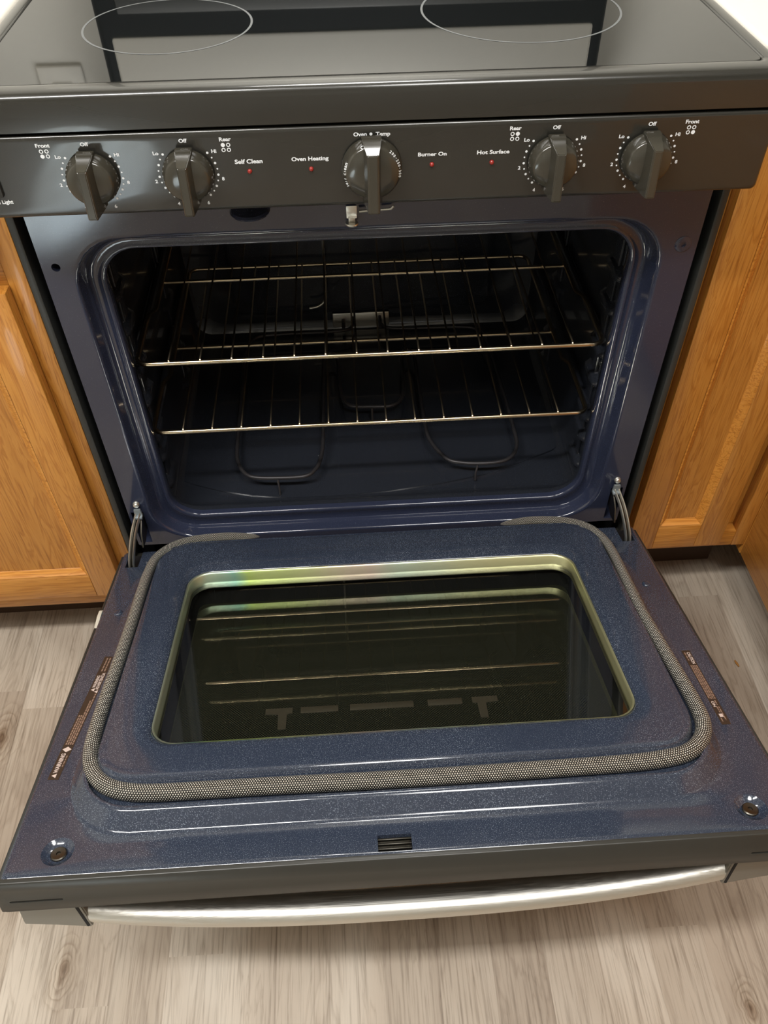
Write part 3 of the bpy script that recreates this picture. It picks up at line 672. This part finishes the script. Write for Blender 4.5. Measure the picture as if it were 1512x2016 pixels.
# braided gasket, tucked into the liner at both ends
gp = [(-0.176, -0.0035, 0.012), (-0.192, -0.0045, 0.013), (-0.2286, -0.0060, 0.0135), (-0.262, -0.003, 0.0135), (-0.288, 0.006, 0.0135), (-0.306, 0.022, 0.0135), (-0.3175, 0.045, 0.0135), (-0.3210, 0.0772, 0.0135), (-0.3215, 0.1154, 0.0135), (-0.3210, 0.1754, 0.0135), (-0.3215, 0.25, 0.0135), (-0.3225, 0.33, 0.0135), (-0.3215, 0.375, 0.0135), (-0.3175, 0.402, 0.0135), (-0.308, 0.4235, 0.0135), (-0.290, 0.4405, 0.0140), (-0.266, 0.4490, 0.0145), (-0.236, 0.4515, 0.0145), (-0.19, 0.4518, 0.0145), (-0.1461, 0.4518, 0.0145), (-0.08, 0.4525, 0.0145), (-0.0235, 0.4532, 0.0145), (0.08, 0.4530, 0.0145), (0.16, 0.4522, 0.0145), (0.2233, 0.4512, 0.0145), (0.258, 0.4485, 0.0145), (0.285, 0.4420, 0.0140), (0.3045, 0.4270, 0.0135), (0.3155, 0.405, 0.0135), (0.3180, 0.375, 0.0135), (0.3165, 0.33, 0.0135), (0.3140, 0.27, 0.0135), (0.3120, 0.2109, 0.0135), (0.3135, 0.15, 0.0135), (0.3145, 0.1025, 0.0135), (0.3135, 0.065, 0.0135), (0.3055, 0.034, 0.0135), (0.292, 0.0145, 0.0135), (0.272, 0.002, 0.0135), (0.25, -0.0040, 0.0135), (0.2224, -0.0065, 0.0135), (0.192, -0.0045, 0.013), (0.176, -0.0030, 0.012)]
path = smooth_path([D(*p) for p in gp], 10)
def grad(t):
    # radius along the gasket: thin tucked ends, fuller across the front of the door
    e = min(t, 1-t)
    r = 0.0066
    if e < 0.05: r = 0.0008+(0.0060-0.0008)*math.sin(e/0.05*math.pi/2)
    elif e < 0.22: r = 0.0060+(0.0070-0.0060)*(e-0.05)/0.17
    elif e < 0.36: r = 0.0070+(0.0086-0.0070)*(e-0.22)/0.14
    else: r = 0.0086
    return r
m = MB(); m.tube(path, grad, 22, True, True, (1.0, 1.0), up=(0, 0, 1))
lay = m.b.loops.layers.uv['UVMap']
for f in m.b.faces:
    for lp in f.loops: u, v = lp[lay].uv; lp[lay].uv = (u*400.0, v*24.0)
obj('door_gasket', m, BRAID, door, 80)

# warning labels
def label_mesh(p0, p1, width, blocks):
    """p0 -> p1: reading direction in (x, s); blocks: (kind, f0, f1, row centre -1..1, row height, payload)"""
    a = Vector((p0[0], p0[1])); b_ = Vector((p1[0], p1[1])); d = (b_-a); Ln = d.length; d.normalize()
    n = Vector((d.y, -d.x))       # towards the top of the letters, seen from above (s runs towards the viewer)
    def fn(u, v, h=0.0004): q = a + d*u + n*v; return D(q.x, q.y, h)
    mb = MB(); mb.mi = 0
    mb.prism([(0, -width/2), (Ln, -width/2), (Ln, width/2), (0, width/2)], lambda u, v, dd: fn(u, v, dd), 0.0, 0.00025)
    for kind, f0, f1, rc, rh, pay in blocks:
        u0, u1 = f0*Ln, f1*Ln; vc = rc*width/2; hh = rh*width
        if kind == 'text':
            mb.mi = 1; put_text(mb, pay, fn, (u0+u1)/2, vc, u1-u0, hh, 0.03)
        elif kind == 'tri':
            mb.mi = 1; mb.quad([mb.b.verts.new(fn(*q)) for q in ((u0, vc-hh/2), (u1, vc-hh/2), ((u0+u1)/2, vc+hh/2))])
        elif kind == 'line':
            mb.mi = 2; x = u0
            rnd = random.Random(int(f0*1000)+int(rc*100)+int(f1*100))
            while x < u1:
                w = min(rnd.uniform(0.002, 0.0055), u1-x)
                mb.quad([mb.b.verts.new(fn(*q)) for q in ((x, vc-hh/2), (x+w, vc-hh/2), (x+w, vc+hh/2), (x, vc+hh/2))]); x += w+0.0009
        elif kind == 'diamond':
            mb.mi = 1; um = (u0+u1)/2; mb.quad([mb.b.verts.new(fn(*q)) for q in ((u0, vc), (um, vc-hh/2), (u1, vc), (um, vc+hh/2))])
    bmesh.ops.recalc_face_normals(mb.b, faces=mb.b.faces)
    return finish(mb.b, [LABEL, LABEL_INK, LABEL_INK2], 30, False)
bl = [('tri', 0.012, 0.042, 0.15, 0.42, None), ('text', 0.045, 0.185, 0.15, 0.40, 'WARNING'), ('line', 0.09, 0.17, -0.62, 0.10, None), ('diamond', 0.195, 0.235, -0.05, 0.85, None)]
bl += [('line', 0.25, 0.48 if k < 2 else 0.60, 0.55-k*0.40, 0.13, None) for k in range(4)]
bl += [('line', 0.60, 0.66, -0.65, 0.13, None), ('tri', 0.68, 0.708, 0.35, 0.38, None), ('text', 0.712, 0.82, 0.35, 0.34, 'WARNING'), ('tri', 0.665, 0.69, -0.45, 0.36, None), ('text', 0.695, 0.845, -0.45, 0.32, 'ADVERTENCIA'), ('line', 0.86, 0.985, 0.25, 0.14, None), ('line', 0.86, 0.985, -0.35, 0.14, None)]
o = obj('warning_label', label_mesh((-0.3552, 0.4146), (-0.3405, 0.2290), 0.0115, bl), None, door); o['label'] = 'brown sticker headed WARNING beside the left run of the gasket'
bl = [('text', 0.03, 0.20, 0.35, 0.40, 'CAUTION'), ('line', 0.03, 0.15, -0.45, 0.12, None)]
bl += [('line', 0.22, 0.68, 0.62-k*0.42, 0.15, None) for k in range(4)]
bl += [('line', 0.70, 0.76, 0.3, 0.15, None), ('text', 0.71, 0.78, -0.35, 0.32, 'ON'), ('line', 0.78, 0.95, 0.4, 0.12, None), ('line', 0.78, 0.86, 0.0, 0.12, None), ('text', 0.87, 0.91, -0.1, 0.4, 'I'), ('line', 0.92, 0.97, -0.45, 0.12, None)]
o = obj('caution_label', label_mesh((0.3469, 0.2771), (0.3471, 0.3956), 0.0100, bl), None, door); o['label'] = 'brown sticker headed CAUTION beside the right run of the gasket'

# handle: bowed brushed bar between two end blocks
def hout(x): return -0.1290 + 0.0400*min(1.0, abs(x)/0.345)**2.5
m = MB(); loops = []
for i in range(61):
    x = -0.3185 + 0.637*i/60; hc = hout(x)+0.0125; e = 1.0
    loops.append([D(x, 0.4985+0.0160*math.copysign(abs(math.cos(a))**0.85, math.cos(a)), hc+0.0120*math.copysign(abs(math.sin(a))**0.85, math.sin(a))) for a in [k*2*math.pi/28 for k in range(28)]])
m.loft(loops, True, True); obj('handle_bar', m, BRUSHED, door, 45)
for sx in (-1, 1):
    m = MB()
    poly = [(0.3740, -0.0405), (0.3180, -0.0405), (0.3095, -0.0930), (0.3110, -0.0968), (0.3450, -0.0900), (0.3735, -0.0855)]
    if sx > 0: poly = list(reversed(poly))
    m.prism([(sx*u, v) for u, v in poly], lambda u, v, d: D(u, d, v), 0.4880, 0.5145)
    bmesh.ops.recalc_face_normals(m.b, faces=m.b.faces)
    bmesh.ops.bevel(m.b, geom=list(m.b.edges), offset=0.0012, segments=2, affect='EDGES')
    obj('handle_end_block', m, BLOCKM, door)
    m = MB(); q = [(0.3245, -0.0425), (0.3215, -0.0425), (0.3125, -0.0935), (0.3150, -0.0945)]
    m.prism([(sx*u, v) for u, v in (q if sx < 0 else list(reversed(q)))], lambda u, v, d: D(u, d, v), 0.5130, 0.5150)
    obj('handle_seam', m, BLACK, door)
# chipped paint on the left side of the door
m = MB(); m.prism([(0.1330, -0.0022), (0.1375, 0.0008), (0.1490, -0.0002), (0.1680, -0.0040), (0.1600, -0.0062), (0.1480, -0.0050), (0.1390, -0.0064)], lambda u, v, d: Vector((d, -u, v)), -0.3752, -0.3708)
bmesh.ops.bevel(m.b, geom=list(m.b.edges), offset=0.0006, segments=1, affect='EDGES')
obj('chipped_edge', m, mat('bare_chip', lin((205, 198, 182)), 0.6), door)

# hinge arms between frame and door
for sx in (-1, 1):
    m = MB(); X = 0.3465*sx
    p0 = Vector((0.3432*sx, -0.004, 0.3340)); p1 = Vector((0.3492*sx, -0.030, 0.3205)); p2 = Vector((0.3535*sx, -0.056, 0.2990)); p3 = Vector((0.3545*sx, -0.066, 0.2850))
    for off, rad, w in ((-0.0030, 0.0012, 1), (0.0030, 0.0012, 1)):
        m.tube(smooth_path([p + Vector((off, 0, 0.002)) for p in (p0, p1, p2, p3)], 5), rad, 8, True, False, (3.2, 1.0))
    arm = obj('hinge_arm', m, CHROME, rng)
    m = MB(); m.tube(smooth_path([p + Vector((0, 0.002, -0.003)) for p in (p0, p1, p2, p3)], 5), 0.0030, 8, True, False, (0.5, 1.0)); 
    m.prism([(0.006, 0.3270), (-0.004, 0.3300), (-0.026, 0.3160), (-0.036, 0.2970), (-0.018, 0.2930), (0.004, 0.3000)], lambda u, v, d: Vector((d, u, v)), sx*0.3400, sx*0.3420)
    obj('hinge_web', m, DARK_STEEL, arm)
    m = MB(); m.loft([[p0+Vector((x, y, z)) for x, z in ((-0.0055, 0.0), (0.0055, 0.0), (0.0045, 0.011), (-0.0045, 0.011))] for y, z0 in ((-0.0005, 0), (-0.0035, 0))], True, True)
    m.box(p0.x-0.0055, p0.x+0.0055, -0.0125, -0.0035, 0.3300, 0.3345, 0.0008)
    obj('hinge_tab', m, mat('zinc', lin((150, 158, 162)), 0.4, 0.6), arm)
    m = MB(); m.lathe([(0.0050, 0), (0.0048, 0.0020), (0.0036, 0.0042), (0.0016, 0.0050)], (0.3437*sx, -0.0002, 0.3500), '-y', 20)
    obj('hinge_screw', m, CHROME, arm)

# ------------------------------------------------------------------ oven racks
def rack(x, y, z, label):
    r = thing('oven_rack', label, 'oven rack', (x, y, z), 'wire racks inside the oven')
    a = 0.3025
    def side(s): return [(s*a, 0.014, 0), (s*a, 0.095, 0), (s*(a-0.001), 0.112, 0), (s*(a-0.009), 0.126, 0), (s*(a-0.009), 0.41, 0), (s*(a-0.016), 0.421, 0)]
    def arc(s, c, rr, a0, a1, n=6): return [(s*(c[0]+rr*math.cos(math.radians(a0+(a1-a0)*k/n))), c[1]+rr*math.sin(math.radians(a0+(a1-a0)*k/n)), 0) for k in range(n+1)]
    loop = [(0, 0, 0)] + arc(-1, (a-0.014, 0.014), 0.014, -90, 0) + side(-1)[1:5] + arc(-1, (a-0.023, 0.411), 0.014, 0, 90) + [(0, 0.425, 0)]
    right = [(-p[0], p[1], p[2]) for p in reversed(loop[:-1])]
    full = loop + right
    m = MB(); m.tube(full, 0.0033, 10, False); obj('rack_rail', m, RACK, r, 60)
    m = MB(); m.tube([(-a+0.011, 0.200, -0.0035), (a-0.011, 0.200, -0.0035)], 0.0029, 8); obj('cross_bar', m, RACK, r, 60)
    for k in range(14):
        wx = -0.2605+0.0401*k
        m = MB(); m.tube([(wx, -0.0010, 0.0030), (wx, 0.0, 0.0046), (wx, 0.06, 0.0046), (wx, 0.2, 0.0012), (wx, 0.426, 0.0036), (wx, 0.427, 0.0028)], 0.0015, 6)
        obj('rack_wire', m, RACK, r, 60)
    return r
rack(-0.0030, 0.0530, 0.5500, 'upper chrome wire rack inside the oven')
rack(-0.0060, 0.0510, 0.4360, 'lower chrome wire rack inside the oven, above the bake element')

# ------------------------------------------------------------------ cabinets and worktops
def cab_door(parent, x0, x1, y, z0, z1, st=0.043, th=0.019):
    """frame and panel door, front face at y"""
    xi0, xi1, zi0, zi1 = x0+st, x1-st, z0+st+0.007, z1-st-0.007
    m = MB(); m.box(xi0-0.003, xi1+0.003, y+0.0085, y+0.013, zi0-0.003, zi1+0.003); d = obj('cabinet_door', m, OAK_P, parent)
    for a, b_ in ((x0, xi0), (xi1, x1)):
        m = MB(); m.box(a, b_, y, y+th, z0, z1, 0.0015); obj('door_stile', m, OAK_Z, d)
    for a, b_ in ((z0, zi0), (zi1, z1)):
        m = MB(); m.box(xi0, xi1, y, y+th, a, b_, 0.0015); obj('door_rail', m, OAK_X, d)
    m = MB(); LP = []
    for ins, dy in ((0.0, 0.0005), (0.003, 0.0010), (0.0045, 0.0030), (0.0110, 0.0078), (0.0115, 0.0088)):
        LP.append([Vector((a, y+dy, c)) for a, c in ((xi0+ins, zi0+ins), (xi1-ins, zi0+ins), (xi1-ins, zi1-ins), (xi0+ins, zi1-ins))])
    m.loft(LP); obj('panel_bead', m, OAK_L, d, 20)
    return d
def cabinet(name, label, x0, x1, yf, zb, doors, drawer=True):
    t = thing(name, label, 'cabinet', ((x0+x1)/2, yf, 0))
    ox, oy = -(x0+x1)/2, -yf
    def sh(o): o.location = (ox, oy, 0)
    m = MB(); m.box(x0, x1, yf+0.0195, 0.615, zb+0.02, 0.874); sh(obj('carcass', m, OAK_Z, t))
    for a, b_ in ((x0, x0+0.022), (x1-0.022, x1)):
        m = MB(); m.box(a, b_, yf, yf+0.019, zb, 0.874, 0.001); sh(obj('face_frame_stile', m, OAK_Z, t))
    for a, b_ in ((zb, zb+0.035), (0.690, 0.735), (0.850, 0.874)):
        m = MB(); m.box(x0+0.022, x1-0.022, yf+0.0005, yf+0.0185, a, b_, 0.001); sh(obj('face_frame_rail', m, OAK_X, t))
    m = MB(); m.box(x0, x1, yf+0.075, yf+0.090, 0, zb+0.02); sh(obj('toe_kick', m, STAIN, t))
    for dx0, dx1, dz0, dz1 in doors:
        d = cab_door(t, dx0, dx1, yf-0.0195, dz0, dz1); sh(d)
    if drawer:
        dx0 = min(d[0] for d in doors); dx1 = max(d[1] for d in doors)
        m = MB(); m.box(dx0, dx1, yf-0.0195, yf-0.0005, 0.735, 0.862, 0.004, 3); sh(obj('drawer_front', m, OAK_X, t))
    return t
cabinet('base_cabinet', 'honey oak base cabinet standing left of the range', -0.990, -0.3845, 0.0125, 0.112, [(-0.968, -0.4055, 0.1545, 0.6960)])
cabinet('base_cabinet', 'narrow honey oak base cabinet right of the range, beside the corner', 0.3845, 0.6160, 0.0490, 0.128, [(0.4045, 0.5600, 0.1545, 0.8620)], False)
# cabinet run turning the corner on the right
t = thing('corner_cabinet', 'honey oak cabinet side returning toward the viewer at the far right edge', 'cabinet', (0.90, -0.55, 0))
def sh2(o): o.location = (-0.90, 0.55, 0)
m = MB(); m.box(0.6175, 1.20, -1.20, 0.0490, 0.105, 0.874, 0.001); sh2(obj('carcass', m, oak('honey_oak_side', 'y', 1.0), t))
m = MB(); m.box(0.690, 0.705, -1.18, 0.13, 0, 0.11); sh2(obj('toe_kick', m, STAIN, t))
m = MB(); m.box(0.6170, 1.20, 0.0495, 0.61, 0.105, 0.874); sh2(obj('corner_filler', m, OAK_Z, t))
# worktops
def top(label, polys):
    t = MB()
    for (a, b_, c, d) in polys: t.box(a, b_, c, d, 0.876, 0.913, 0.006, 3)
    o = obj('worktop', t, COUNTER); o['label'] = label; o['category'] = 'countertop'
top('pale laminate worktop left of the cooktop', [(-1.00, -0.3815, -0.012, 0.617)])
top('pale laminate worktop right of the cooktop', [(0.3815, 1.205, 0.024, 0.617)])
m = MB(); m.box(0.592, 1.205, -1.21, 0.0235, 0.876, 0.913, 0.006, 3); o = obj('worktop', m, COUNTER); o['label'] = 'pale laminate worktop on the returning cabinets at the far right'; o['category'] = 'countertop'

# wall outlet whose reflection shows in the cooktop
t = thing('wall_outlet', 'white outlet plate on the wall, mirrored at the left of the cooktop', 'outlet', (-0.470, 0.620, 1.163))
m = MB(); m.box(-0.036, 0.036, -0.006, 0.0, -0.058, 0.058, 0.003, 3); obj('cover_plate', m, PLATE, t)
for z in (-0.02, 0.02):
    m = MB(); m.box(-0.0165, 0.0165, -0.0075, -0.005, z-0.0135, z+0.0135, 0.002); obj('socket', m, PLATE, t)
# crumb
m = MB(); m.tube([(0.5875, -0.0985, 0.0022), (0.5885, -0.104, 0.0030), (0.5905, -0.1105, 0.0022)], lambda t: 0.0020*(0.55+0.45*math.sin(math.pi*t)), 8)
o = obj('crumb', m, mat('crumb_brown', lin((160, 110, 50)), 0.8), None, 60); o['label'] = 'small brown crumb on the floor right of the open door'; o['category'] = 'crumb'
